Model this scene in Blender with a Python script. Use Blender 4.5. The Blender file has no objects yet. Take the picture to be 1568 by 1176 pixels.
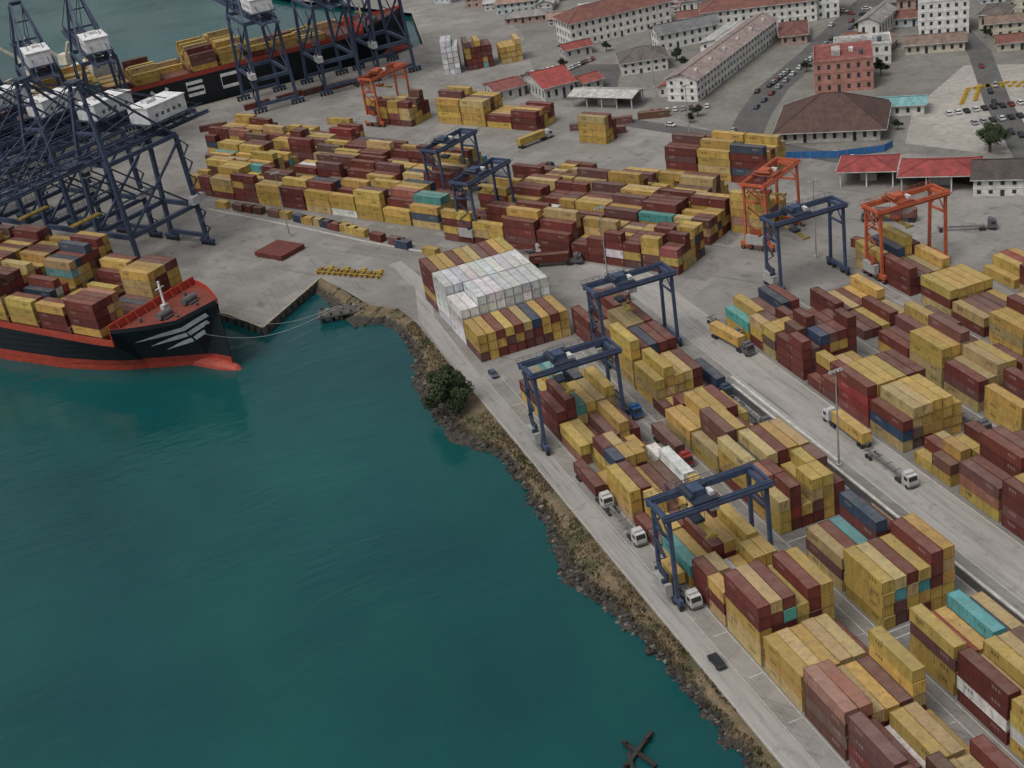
import bpy, math, random
import numpy as np
from mathutils import Vector, Matrix, noise
random.seed(7); rnd=random.random
def ru(a,b): return a+(b-a)*rnd()
scene=bpy.context.scene
# ---------------------------------------------------------------- materials
def newmat(name):
    m=bpy.data.materials.new(name); m.use_nodes=True; nt=m.node_tree
    return m,nt,nt.nodes['Principled BSDF']
def N(nt,t,**k):
    n=nt.nodes.new(t)
    for a,b in k.items(): setattr(n,a,b)
    return n
def setin(nt,sock,v):
    if isinstance(v,bpy.types.NodeSocket): nt.links.new(v,sock)
    else: sock.default_value=v
def math_(nt,op,a,b=0.0,c=None,clamp=False):
    n=N(nt,'ShaderNodeMath',operation=op,use_clamp=clamp); setin(nt,n.inputs[0],a); setin(nt,n.inputs[1],b)
    if c is not None: setin(nt,n.inputs[2],c)
    return n.outputs[0]
def mixc(nt,fac,a,b,mode='MIX'):
    n=N(nt,'ShaderNodeMix',data_type='RGBA',blend_type=mode)
    setin(nt,n.inputs[0],fac)
    for i,v in((6,a),(7,b)):
        if isinstance(v,tuple) and len(v)==3: v=(*v,1)
        setin(nt,n.inputs[i],v)
    return n.outputs[2]
def noisef(nt,vec,scale,detail=4,rough=.55,lo=.3,hi=.7,out=(0,1)):
    n=N(nt,'ShaderNodeTexNoise'); n.inputs['Scale'].default_value=scale; n.inputs['Detail'].default_value=detail; n.inputs['Roughness'].default_value=rough
    if vec is not None: nt.links.new(vec,n.inputs['Vector'])
    r=N(nt,'ShaderNodeMapRange'); nt.links.new(n.outputs[0],r.inputs[0])
    r.inputs[1].default_value=lo;r.inputs[2].default_value=hi;r.inputs[3].default_value=out[0];r.inputs[4].default_value=out[1]
    return r.outputs[0]
def worldpos(nt): return N(nt,'ShaderNodeNewGeometry').outputs['Position']
def mapped(nt,vec,scale=(1,1,1),rot=(0,0,0)):
    n=N(nt,'ShaderNodeMapping'); nt.links.new(vec,n.inputs[0]); n.inputs['Scale'].default_value=scale; n.inputs['Rotation'].default_value=rot
    return n.outputs[0]
def N_rgb(nt,v):
    c=N(nt,'ShaderNodeCombineColor')
    for i in range(3): nt.links.new(v,c.inputs[i])
    return c.outputs[0]
def N_sep(nt,c):
    s=N(nt,'ShaderNodeSeparateColor'); nt.links.new(c,s.inputs[0]); return s.outputs
def mk_paint(name='weathered_paint',rough=.55,grime=.35):
    m,nt,b=newmat(name)
    a=N(nt,'ShaderNodeAttribute',attribute_name='Col').outputs['Color']
    p=N(nt,'ShaderNodeTexCoord').outputs['Object']
    n1=noisef(nt,p,.5,4,.65,.3,.7,(1-grime,1.1)); n2=noisef(nt,p,5,2,.6,.35,.65,(.85,1.05))
    c=mixc(nt,1,a,N_rgb(nt,math_(nt,'MULTIPLY',n1,n2)),'MULTIPLY')
    nt.links.new(c,b.inputs['Base Color']); b.inputs['Roughness'].default_value=rough; b.inputs['Specular IOR Level'].default_value=.35
    return m
PAINT=mk_paint()
def mk_roof():
    m,nt,b=newmat('roof_sheeting')
    a=N(nt,'ShaderNodeAttribute',attribute_name='Col').outputs['Color']
    p=N(nt,'ShaderNodeTexCoord').outputs['Object']
    n1=noisef(nt,p,.35,5,.65,.3,.7,(.55,1.25)); n2=noisef(nt,mapped(nt,p,(6,.5,.5)),1.2,4,.6,.3,.7,(.7,1.2))
    c=mixc(nt,1,a,N_rgb(nt,math_(nt,'MULTIPLY',n1,n2)),'MULTIPLY')
    c=mixc(nt,noisef(nt,p,.8,5,.7,.5,.75,(0,.6)),c,(.09,.08,.07))
    nt.links.new(c,b.inputs['Base Color']); b.inputs['Roughness'].default_value=.75
    w=N(nt,'ShaderNodeTexWave'); nt.links.new(p,w.inputs[0]); w.inputs['Scale'].default_value=.7
    bu=N(nt,'ShaderNodeBump'); bu.inputs['Strength'].default_value=.5; bu.inputs['Distance'].default_value=.1
    nt.links.new(w.outputs[1],bu.inputs['Height']); nt.links.new(bu.outputs[0],b.inputs['Normal'])
    return m
ROOF=mk_roof()
def mk_container():
    m,nt,b=newmat('container_steel')
    a=N(nt,'ShaderNodeAttribute',attribute_name='Col').outputs['Color']
    uv=N(nt,'ShaderNodeAttribute',attribute_name='cuv').outputs['Vector']
    sp=N(nt,'ShaderNodeSeparateXYZ'); nt.links.new(uv,sp.inputs[0]); X,Y,T=sp.outputs
    side=math_(nt,'LESS_THAN',T,.5)
    end=math_(nt,'COMPARE',T,1,.3); roof=math_(nt,'COMPARE',T,2,.3)
    body=math_(nt,'LESS_THAN',T,2.5)
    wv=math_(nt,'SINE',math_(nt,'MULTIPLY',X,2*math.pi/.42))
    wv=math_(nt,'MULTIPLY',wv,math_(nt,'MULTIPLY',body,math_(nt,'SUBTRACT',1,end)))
    bu=N(nt,'ShaderNodeBump'); bu.inputs['Distance'].default_value=.035; bu.inputs['Strength'].default_value=.9
    nt.links.new(wv,bu.inputs['Height']); nt.links.new(bu.outputs[0],b.inputs['Normal'])
    pos=worldpos(nt)
    n1=noisef(nt,mapped(nt,pos,(1,1,.5)),.5,4,.7,.3,.7,(.70,1.14))
    c=mixc(nt,1,a,N_rgb(nt,n1),'MULTIPLY')
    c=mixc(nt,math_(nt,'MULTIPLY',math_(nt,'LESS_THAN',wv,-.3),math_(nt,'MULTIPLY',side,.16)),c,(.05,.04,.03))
    rf=noisef(nt,mapped(nt,pos,(1,1,.35)),1.1,4,.7,.54,.72,(0,.7))
    c=mixc(nt,rf,c,(.10,.05,.03))
    dirt=math_(nt,'MULTIPLY',roof,noisef(nt,pos,.4,4,.7,.3,.75,(.05,.42)))
    c=mixc(nt,dirt,c,(.27,.235,.19))
    mx=math_(nt,'MULTIPLY',math_(nt,'GREATER_THAN',X,2.2),math_(nt,'LESS_THAN',X,4.5))
    my=math_(nt,'MULTIPLY',math_(nt,'GREATER_THAN',Y,1.25),math_(nt,'LESS_THAN',Y,1.95))
    let=math_(nt,'GREATER_THAN',math_(nt,'SINE',math_(nt,'MULTIPLY',X,8.4)),-.45)
    lum=math_(nt,'GREATER_THAN',N_sep(nt,a)[1],.18)
    mk=math_(nt,'MULTIPLY',math_(nt,'MULTIPLY',mx,my),math_(nt,'MULTIPLY',let,side))
    mcol=mixc(nt,lum,(.5,.45,.4),(.04,.03,.025))
    c=mixc(nt,math_(nt,'MULTIPLY',math_(nt,'MULTIPLY',mk,.7),math_(nt,'MAXIMUM',lum,.35)),c,mcol)
    ax=math_(nt,'ABSOLUTE',X)
    d=math_(nt,'MAXIMUM',math_(nt,'COMPARE',ax,0,.03),math_(nt,'COMPARE',ax,.55,.04))
    c=mixc(nt,math_(nt,'MULTIPLY',math_(nt,'MULTIPLY',d,end),.6),c,(.05,.04,.03))
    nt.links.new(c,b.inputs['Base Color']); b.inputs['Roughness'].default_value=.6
    b.inputs['Specular IOR Level'].default_value=.3
    return m
CONT=mk_container()
# ---------------------------------------------------------------- mesh builder
class MB:
    def __init__(s): s.v=[];s.f=[];s.c=[]
    def add(s,vs,fs,col):
        o=len(s.v); s.v+= [tuple(p) for p in vs]; s.f+=[tuple(i+o for i in f) for f in fs]
        s.c+=[(*col,1)]*len(fs)
    def box(s,x0,x1,y0,y1,z0,z1,col):
        s.add([(x0,y0,z0),(x1,y0,z0),(x1,y1,z0),(x0,y1,z0),(x0,y0,z1),(x1,y0,z1),(x1,y1,z1),(x0,y1,z1)],
              [(0,3,2,1),(4,5,6,7),(0,1,5,4),(1,2,6,5),(2,3,7,6),(3,0,4,7)],col)
    def beam(s,p,q,w,h,col):
        p=Vector(p);q=Vector(q);d=(q-p).normalized()
        up=Vector((0,0,1)) if abs(d.z)<.95 else Vector((0,1,0))
        r=d.cross(up).normalized(); u=r.cross(d)
        r*=w/2;u*=h/2
        vs=[p-r-u,p+r-u,p+r+u,p-r+u,q-r-u,q+r-u,q+r+u,q-r+u]
        s.add(vs,[(3,2,1,0),(4,5,6,7),(0,1,5,4),(1,2,6,5),(2,3,7,6),(3,0,4,7)],col)
    def cyl(s,p,q,r,col,n=8,r2=None):
        p=Vector(p);q=Vector(q);d=(q-p).normalized(); r2=r if r2 is None else r2
        a=d.orthogonal().normalized();b=d.cross(a)
        vs=[];
        for i in range(n):
            t=2*math.pi*i/n; o=a*math.cos(t)+b*math.sin(t); vs+=[p+o*r,q+o*r2]
        fs=[(2*i,2*((i+1)%n),2*((i+1)%n)+1,2*i+1) for i in range(n)]+[tuple(2*i for i in range(n))[::-1],tuple(2*i+1 for i in range(n))]
        s.add(vs,fs,col)
    def poly(s,pts,col): s.add(pts,[tuple(range(len(pts)))],col)
    def mesh(s,name,mat=None):
        me=bpy.data.meshes.new(name); me.from_pydata(s.v,[],s.f)
        at=me.attributes.new('Col','FLOAT_COLOR','FACE'); at.data.foreach_set('color',np.array(s.c,'f').ravel())
        me.materials.append(mat or PAINT); me.update(); return me
def obj(name,me,loc=(0,0,0),ang=0,parent=None):
    o=bpy.data.objects.new(name,me); o.location=loc; o.rotation_euler=(0,0,ang); scene.collection.objects.link(o)
    if parent: o.parent=parent
    return o
# ---------------------------------------------------------------- containers
YEL=(.49,.33,.09);MAR=(.145,.036,.030);RED=(.28,.042,.038);TEAL=(.09,.33,.32);NAVY=(.03,.055,.10);WHT=(.66,.67,.67);ORG=(.34,.14,.095);BRN=(.13,.06,.045)
def tmpl(L):
    V=[];F=[];T=[]
    def bx(x0,x1,y0,y1,z0,z1,frame):
        o=len(V); V.extend([(x0,y0,z0),(x1,y0,z0),(x1,y1,z0),(x0,y1,z0),(x0,y0,z1),(x1,y0,z1),(x1,y1,z1),(x0,y1,z1)])
        for f,t in(((4,5,6,7),2),((0,1,5,4),0),((1,2,6,5),1),((2,3,7,6),0),((3,0,4,7),1)):
            F.append([i+o for i in f]); T.append(3 if frame else t)
    a=L/2;b=1.22;h=2.57
    bx(-a+.06,a-.06,-b+.06,b-.06,.12,h-.06,False)
    for sx in(-1,1):
        for sy in(-1,1):
            bx(*sorted((sx*a,sx*(a-.17))),*sorted((sy*b,sy*(b-.15))),0,h,True)
    for sy in(-1,1):
        y=sorted((sy*b,sy*(b-.09)))
        bx(-a+.17,a-.17,*y,h-.13,h-.002,True); bx(-a+.17,a-.17,*y,.02,.18,True)
    for sx in(-1,1):
        x=sorted((sx*a,sx*(a-.1)))
        bx(*x,-b+.15,b-.15,h-.14,h-.002,True)
    V=np.array(V,'f');F=np.array(F);T=np.array(T)
    C=V[F]; uv=np.zeros_like(C)
    for i,t in enumerate(T):
        if t==0: uv[i,:,0]=C[i,:,0];uv[i,:,1]=C[i,:,2]
        elif t==1: uv[i,:,0]=C[i,:,1];uv[i,:,1]=C[i,:,2]
        else: uv[i,:,0]=C[i,:,0];uv[i,:,1]=C[i,:,1]
        uv[i,:,2]=t
    return V,F,uv
T40=tmpl(12.19);T20=tmpl(6.06)
class Stack:
    def __init__(s): s.items=[]
    def add(s,x,y,z,ang=0,L=40,col=YEL): s.items.append((x,y,z,ang,L,col))
    def build(s,name,loc=(0,0,0),ang=0,parent=None):
        if not s.items: return
        Vs=[];Fs=[];Us=[];Cs=[];o=0
        for x,y,z,an,L,col in s.items:
            V,F,U=T40 if L==40 else T20
            an+=ru(-.006,.006)
            c,sn=math.cos(an),math.sin(an)
            W=np.empty_like(V);W[:,0]=V[:,0]*c-V[:,1]*sn+x;W[:,1]=V[:,0]*sn+V[:,1]*c+y;W[:,2]=V[:,2]+z
            Vs.append(W);Fs.append(F+o);o+=len(V)
            U=U.copy()
            if rnd()<.5: U[:,:,0]*=-1
            Us.append(U)
            k=ru(.74,1.12); j=[ru(.93,1.07) for _ in range(3)]
            cc=np.array([min(.85,col[i]*k*j[i]) for i in range(3)]+[1])
            if rnd()<.25: cc[:3]=cc[:3]*.78+cc[:3].mean()*.22+.02
            C=np.tile(cc,(len(F),1)); fr=U[:,0,2]>2.5; C[fr,:3]*=.78
            Cs.append(C)
        V=np.concatenate(Vs);F=np.concatenate(Fs);U=np.concatenate(Us);C=np.concatenate(Cs)
        me=bpy.data.meshes.new(name)
        me.vertices.add(len(V));me.vertices.foreach_set('co',V.ravel())
        me.loops.add(F.size);me.loops.foreach_set('vertex_index',F.ravel().astype('i'))
        me.polygons.add(len(F));me.polygons.foreach_set('loop_start',(np.arange(len(F))*4).astype('i'))
        me.update(calc_edges=True)
        a=me.attributes.new('cuv','FLOAT_VECTOR','CORNER');a.data.foreach_set('vector',U.astype('f').ravel())
        a=me.attributes.new('Col','FLOAT_COLOR','FACE');a.data.foreach_set('color',C.astype('f').ravel())
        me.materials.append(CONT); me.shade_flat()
        return obj(name,me,loc,ang,parent)
def pick(py=.55):
    return YEL if rnd()<py else (MAR if rnd()<.88 else (RED if rnd()<.4 else BRN))
def odd(c):
    r=rnd()
    if r<.014: return TEAL
    if r<.034: return NAVY
    if r<.042: return WHT
    if r<.054: return ORG
    return c
def bay(sx,ty,rows,h,loc=(0,0,0),ang=0,var=1.0,py=.55,L=None,pitch=2.52,maxh=5,name='container_stack',force=None):
    s=Stack(); twenty = (rnd()<.2) if L is None else L==20
    prev=h+ru(-.6,.6); colmode=None
    for r in range(rows):
        prev=.3*prev+.7*(h+ru(-1.6,1.5)*var)
        n=int(round(max(0,min(maxh,prev))))
        if force and (r in force): n=max(n,max(k for k in force[r])+1)
        if rnd()<.6 or colmode is None: colmode=pick(py)
        for k in range(n):
            if rnd()<.42: colmode=pick(py)
            jx=ru(-.2,.2); cc=odd(colmode)
            if force and r in force and k in force[r]: cc=force[r][k]
            if twenty:
                for q in(-3.08,3.08):
                    if k==n-1 and rnd()<.3: continue
                    s.add(sx+q,ty+r*pitch+1.25+ru(-.02,.02),k*2.6+.02,0,20,odd(pick(py)) if rnd()<.5 else cc)
            else: s.add(sx+jx,ty+r*pitch+1.25+ru(-.02,.02),k*2.6+.02,0,40,cc)
    return s.build(name,loc,ang)
A_=-math.pi/2
def ablock(u0,rows,bays,py=.55,var=1.0):
    for e in bays: bay(-(e[0]-6.1),u0,rows,e[1],(0,0,0),A_,py=e[2] if len(e)>2 else py,var=var,force=e[3] if len(e)>3 else None,L=40 if len(e)>3 else None)
ablock(85.8,6,[(283,3.2,.4,{2:{3:TEAL}}),(270,3.4,.4,{2:{2:TEAL}}),(257,2.8),(243,2.0),(230,2.4),(217,2.3),(204,2.6),(190.5,3.0),(177.5,4.3,.5,{0:{4:MAR,3:MAR},1:{4:YEL},2:{4:MAR}}),(164,3.2),(151,3.9,.5,{0:{3:ORG},1:{3:ORG}}),(138,3.5),(125,3.4)])
ablock(111.4,5,[(309,3.0,.3),(296,3.8,.5),(283,4.1,.5,{2:{3:NAVY}}),(270,3.9,.65)])
bay(-253.5,111,4,1.8,(0,0,0),A_,L=20)
ablock(109.2,6,[(249,2.0,.3),(236,2.6,.7),(223,3.3),(210,3.0),(188,3.9,.62,{3:{4:NAVY}}),(175,4.2,.6,{1:{2:TEAL,3:YEL},0:{2:YEL}}),(155,2.8,.7,{0:{2:MAR},1:{1:TEAL},3:{3:TEAL}}),(142,3.6,.45),(129,3.4),(116,3)])
ablock(146.6,6,[(288,2.6,.6),(275,2.2),(262,4.2,.1),(248,2.6,.5),(235,3.8),(222,3.8,.65),(206,2.0,.8),(191,4.0,.5),(178,3.6),(165,3)])
ablock(169.8,6,[(284,1.5),(271,1.5),(253,2.8,.4),(240,3.6),(227,2.9),(213,3.3),(200,3.7),(187,3.2)],.6)
ablock(193.2,5,[(298,2.4,.5,{2:{2:NAVY}}),(285,2.6,.4),(268,2.5),(255,3.0),(241,3.2),(228,3.0),(215,3.0)],.58)
ablock(216,5,[(272,1.6),(258,2.4),(245,2.8),(232,2.8)],.5)
ablock(235,5,[(262,2.0),(248,2.6),(235,2.6)],.5)
def rect_block():
    s=Stack()
    for b,(v0,hs,kind) in enumerate(((308,3,'m'),(320.6,5,'w'),(333.2,5,'w'),(345.8,5,'m'))):
        cm=YEL
        for r in range(10):
            n=hs
            if kind=='w': n=5 if not(b==1 and r<2) else 4
            for k in range(n):
                if rnd()<.6: cm=YEL if rnd()<.5 else MAR
                col=WHT if kind=='w' else cm
                if kind=='m' and b==0 and k==2: col=[YEL,YEL,MAR,YEL,MAR,YEL,NAVY,YEL,MAR,YEL][r]
                s.add(-(v0+6.1),84+r*2.62+1.25,k*2.6+.02,0,40,col)
    s.build('container_stack',(0,0,0),A_)
rect_block()
CO=(106,396,0);CA=math.atan2(-.845,.535)
def cblock(t0,rows,s0,s1,hf,py=.55,gapp=.05,maxh=5):
    s=s0
    while s+12<=s1:
        if rnd()>gapp: bay(s+6.1,t0,rows,hf,CO,CA,py=py,var=1.0,maxh=maxh,pitch=2.56)
        s+=12.75
cblock(6,6,-138,-8,3.4); cblock(25.5,6,-150,-14,3.1); cblock(45,6,-172,-22,2.9,.5); cblock(63,4,-182,-96,2.2)
cblock(0,6,-4,92,3.5); cblock(22,6,-6,84,3.3); cblock(42,6,-6,82,2.8,gapp=.1)
cblock(71,6,38,76,4.6,.78,0)
cblock(33,5,84,104,4.2,.75,0)
cblock(101,5,-90,-63,4.4,.62,0); cblock(101,5,-64,-38,2.5,.4,0); cblock(94,5,-124,-98,3.4,.5,0)
cblock(94,3,-14,2,2.8,.4,0)
s=Stack()
for r in range(3):
    for k in range(6 if r<2 else 5):
        s.add(0,r*2.62,k*2.6,0,40,WHT)
s.build('container_stack',(172,601,0),math.radians(-20)+math.pi/2+math.pi)
bay(0,0,5,4.6,(181,600,0),A_-.2,py=.3,var=.4,L=40); bay(0,0,4,3.6,(197,597,0),A_-.2,py=.8,var=.5,L=40)
def single(u,v,ang,col,L=40):
    s=Stack(); s.add(0,0,.02,0,L,col); s.build('shipping_container',(u,v,0),ang)
for u,v,a,c in((198,468,-.5,MAR),(191,459,-.55,MAR),(186,471,-.6,BRN),(109,560,-.9,YEL),(100,622,.1,MAR),(112,621,.15,BRN),(124,620,.15,MAR),(136,618,.1,BRN),(84,620,.1,MAR),(128,322,-.9,MAR),
    (203,305,-1.2,MAR),(207,302,-1.2,BRN),(60,600,-.3,MAR),(212,464,-.5,BRN)):
    single(u,v,a,c)
for i in range(26):
    t=i/25; u=43+53*t+3*math.sin(t*3.1); v=494-104*t
    if rnd()<.8: single(u+ru(-.6,.6),v,CA-.08+ru(-.04,.04),[YEL,MAR,YEL,NAVY,BRN][int(rnd()*5)],20)
# ---------------------------------------------------------------- RTG cranes
def rtg_mesh(name,col,dk):
    m=MB(); S=20.4; W=3.4; H=19.6; wht=(.6,.6,.6)
    for x in(0,S):
        m.box(x-.45,x+.45,-W-1.9,W+1.9,1.5,2.5,col)
        for y in(-W,W):
            m.beam((x,y*1.08,2.6),(x,y*.98,H),.75,.65,col)
            m.box(x-.4,x+.4,y-1.7,y+1.7,1.0,1.5,dk)
            for yy in(-1.2,1.2):
                m.cyl((x-.36,y+yy,.75),(x+.36,y+yy,.75),.75,(.02,.02,.02),12)
                m.cyl((x-.4,y+yy,.75),(x+.4,y+yy,.75),.3,col,8)
        m.beam((x,-W,H-4.6),(x,W,H-4.6),.4,.6,col)
        m.beam((x,-W,H-4.6),(x,0,H-.5),.3,.3,col); m.beam((x,W,H-4.6),(x,0,H-.5),.3,.3,col)
        m.beam((x,-W,H+.2),(x,W,H+.2),.7,.9,col)
        if x==0: m.box(-.9,-.51,-1.7,1.9,5.3,7.0,dk)
    m.box(-1.9,-.5,-2.8,2.8,2.5,5.2,(.36,.36,.35)); m.box(-1.95,-.55,-2.0,-1.2,5.2,5.9,dk)
    for y in(-W,W):
        m.box(-1.2,S+1.2,y-.42,y+.42,H,H+1.35,col)
        m.box(-1.2,S+1.2,y+(.48 if y>0 else -1.35),y+(1.35 if y>0 else -.48),H+.9,H+.98,dk)
        yo=y+(1.35 if y>0 else -1.35)
        m.beam((-1.2,yo,H+2.0),(S+1.2,yo,H+2.0),.07,.07,col); m.beam((-1.2,yo,H+1.5),(S+1.2,yo,H+1.5),.05,.05,col)
        for i in range(14):
            x=-1.2+i*(S+2.4)/13; m.beam((x,yo,H+.95),(x,yo,H+2.0),.06,.06,col)
        m.beam((-1.2,y,H+1.42),(S+1.2,y,H+1.42),.15,.12,dk)
    for x in(-.9,S+.9): m.beam((x,-W,H+1),(x,W,H+1),.5,.8,col)
    for i in range(6):
        z=2.6+i*2.8; y0,y1=(-2,2) if i%2 else (2,-2)
        m.beam((-.9,y0,z),(-.9,y1,z+2.8),.6,.12,dk); m.beam((-1.2,y0,z+1),(-1.2,y1,z+3.8),.06,.06,col)
    tx=S*.38
    m.box(tx-2.6,tx+2.6,-W-.3,W+.3,H+1.6,H+1.9,dk); m.box(tx-1.6,tx+.9,-1.5,1.5,H+1.9,H+3.2,col); m.box(tx+1.4,tx+2.3,-2.6,-.8,H+1.9,H+2.8,wht)
    m.cyl((tx-2.1,-2.4,H+2.6),(tx-2.1,2.4,H+2.6),.5,dk,10); m.box(tx+1.3,tx+2.3,.6,2.6,H+1.9,H+2.7,dk)
    for yy in(-3.6,3.6):
        m.beam((tx-2.6,yy,H+2.9),(tx+2.6,yy,H+2.9),.06,.06,col)
        for q in range(5): m.beam((tx-2.6+q*1.3,yy,H+1.9),(tx-2.6+q*1.3,yy,H+2.9),.05,.05,col)
    m.box(tx+2.0,tx+3.8,-1.2,.9,H-2.6,H-.3,wht); m.box(tx+2.1,tx+3.9,-1.0,.7,H-2.3,H-1.1,(.03,.04,.05))
    for dx in(-1.3,1.3):
        for dy in(-.9,.9): m.cyl((tx-.6+dx,dy,H-4),(tx-.6+dx,dy,H+1.6),.05,(.05,.05,.05),4)
    m.box(tx-1.1,tx-.1,-5.9,5.9,H-4.5,H-4.1,(.30,.22,.06)); m.box(tx-1.6,tx+.4,-1.5,1.5,H-4.1,H-3.4,dk)
    for yy in(-5.9,5.9): m.box(tx-1.8,tx+.6,yy-.15,yy+.15,H-4.7,H-4.1,(.30,.22,.06))
    return m.mesh(name)
RB=rtg_mesh('gantry_crane_blue',(.055,.08,.145),(.035,.045,.07)); RO=rtg_mesh('gantry_crane_orange',(.48,.115,.055),(.28,.07,.035))
for u,v,a,me in((81,258.5,0,RB),(81,191.5,0,RB),(110.6,289,0,RB),(167.8,299,0,RB),(192.6,288,0,RO)):
    obj('rubber_tyred_gantry_crane',me,(u,v,0),a)
def cpos(s,t): return (106+.535*s+.845*t,396-.845*s+.535*t,0)
for s,t,me in((6,1,RB),(98,23,RO),(-117,91,RO),(-26,24,RB)):
    obj('rubber_tyred_gantry_crane',me,cpos(s,t),CA+math.pi/2)
# ---------------------------------------------------------------- ship-to-shore cranes
def sts_mesh():
    m=MB(); c=(.055,.075,.13); d=(.04,.055,.09); w=(.72,.73,.74)
    G=30;B=9;H=40
    for y in(0,G):
        for x in(-B,B):
            m.beam((x,y,2.5),(x*.8,y,H),1.3,1.3,c)
            m.box(x-3.2,x+3.2,y-.6,y+.6,1.3,2.4,c)
            for k in range(4): m.cyl((x-2.6+k*1.7,y-.4,.6),(x-2.6+k*1.7,y+.4,.6),.6,(.03,.03,.03),10)
        m.beam((-B,y,3.6),(B,y,3.6),1.1,1.4,c); m.beam((-B*.92,y,15),(B*.92,y,15),1.1,1.6,c); m.beam((-B*.8,y,H),(B*.8,y,H),1.1,1.6,c)
    for x in(-B*.9,B*.9):
        m.beam((x,0,15),(x,G,15),1.1,1.4,c); m.beam((x*.9,0,H),(x*.9,G,H),1,1.3,c)
        m.beam((x,0,15),(x*.95,G,H-2),.7,.7,c); m.beam((x,G,15),(x*.97,G/2,27),.6,.6,c); m.beam((x,0,H-1),(x*.97,G/2,27),.5,.5,c)
        m.beam((x*1.02,0,27),(x*1.0,G/2,27),.4,.4,c)
        m.beam((x*1.1,.9,16.6),(x*1.1,G-.9,16.6),.08,.08,c)
    for i in range(12): m.beam((B+1.2,G+(1.5 if i%2 else -1.5),3+i*3),(B+1.2,G+(-1.5 if i%2 else 1.5),6+i*3),.8,.15,d)
    y0,y1=-48,G+20
    for x in(-3.2,3.2):
        m.box(x-.4,x+.4,y0,y1,H+1,H+2.2,c); m.beam((x,y0+2,H+5),(x,y1-2,H+5),.35,.35,c)
        y=y0+2;k=0
        while y+4<=y1-1:
            m.beam((x,y,H+2.2 if k%2 else H+5),(x,y+4,H+5 if k%2 else H+2.2),.22,.22,c); m.beam((x,y,H+2.2),(x,y,H+5),.18,.18,c); y+=4;k+=1
        m.box(x*1.3-.5,x*1.3+.5,y0,y1,H+1.6,H+1.7,d); m.beam((x*1.45,y0,H+2.8),(x*1.45,y1,H+2.8),.09,.09,d)
    y=y0; k=0
    while y<y1:
        m.beam((-3.2,y,H+1.6),(3.2,y,H+1.6),.4,.5,c)
        if y+5<y1: m.beam((-3.2 if k%2 else 3.2,y,H+1.6),(3.2 if k%2 else -3.2,y+5,H+1.6),.25,.25,c)
        y+=5;k+=1
    AZ=66
    for x in(-1,1):
        m.beam((x*B*.8,0,H),(x*2.2,2,AZ),1.0,1.0,c); m.beam((x*B*.8,G,H),(x*2.2,4,AZ),.7,.7,c)
        m.beam((x*2.6,2,AZ),(x*3.2,-26,H+5),.3,.3,c); m.beam((x*2.6,2,AZ),(x*3.2,-44,H+5),.3,.3,c)
        m.beam((x*2.6,3,AZ),(x*3.2,G+17,H+5),.3,.3,c); m.beam((x*2.6,3,AZ),(x*3.2,G+2,H+5),.3,.3,c)
        m.beam((x*B*.62,.8,H+9),(x*B*.5,G*.62,H+12),.4,.4,c)
    m.beam((-2.6,2,AZ),(2.6,2,AZ),1.4,1.4,c); m.beam((-5.6,.9,H+10),(5.6,.9,H+10),.6,.8,c); m.beam((-4.2,1.5,H+18),(4.2,1.5,H+18),.4,.6,c)
    m.box(-2.4,2.4,0,4,AZ+.5,AZ+1,d)
    for i in range(8): m.beam((3.4,1+(1.2 if i%2 else -.6),H+2+i*2.9),(3.2,1+(-.6 if i%2 else 1.2),H+4.9+i*2.9),.6,.1,d)
    m.box(-4.9,4.9,G-7,G+10,H+5.6,H+11.0,w); m.box(-5.2,5.2,G-7.3,G+10.3,H+11.0,H+11.3,(.80,.80,.80)); m.box(-2,1,G-3,G+1,H+11.3,H+12.3,(.6,.6,.6))
    for k in range(5):
        m.box(4.9,4.92,G-4+k*2.6,G-2.8+k*2.6,H+7.2,H+8.4,(.1,.12,.14)); m.box(-4.92,-4.9,G-4+k*2.6,G-2.8+k*2.6,H+7.2,H+8.4,(.1,.12,.14))
    m.box(-5.8,5.8,G-8,G+11.5,H+5.3,H+5.5,d)
    m.box(-3.5,3.5,-12,-6,H+2.3,H+3.0,d); m.box(1,2.6,-6.2,-3.5,H-2.4,H+.6,w); m.box(1.1,2.7,-6.4,-4,H-2,H-.6,(.04,.05,.06))
    m.box(-1.2,1.2,-15,-3,24,24.5,(.3,.22,.05))
    for x in(-1,1):
        for yy in(-11,-7): m.cyl((x,yy,24.4),(x,yy,H+3),.06,(.04,.04,.04),4)
    m.box(B*.8+.8,B*.8+3.4,G-3,G+3,15.9,18.6,(.5,.5,.5))
    return m.mesh('sts')
STS=sts_mesh()
QA=math.atan2(-.815,.58)
def qpos(s,t,z=0): return (29+.58*s+.815*t,388-.815*s+.58*t,z)
for s in(-60,-87,-115,-146,-180,-210): obj('ship_to_shore_crane',STS,qpos(s,12),QA)
for u,v in((-50,626),(-30,628),(-6,630),(18,632),(90,639),(122,642),(149,645)):
    obj('ship_to_shore_crane',STS,(u,v,0),math.pi+.08)
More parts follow.
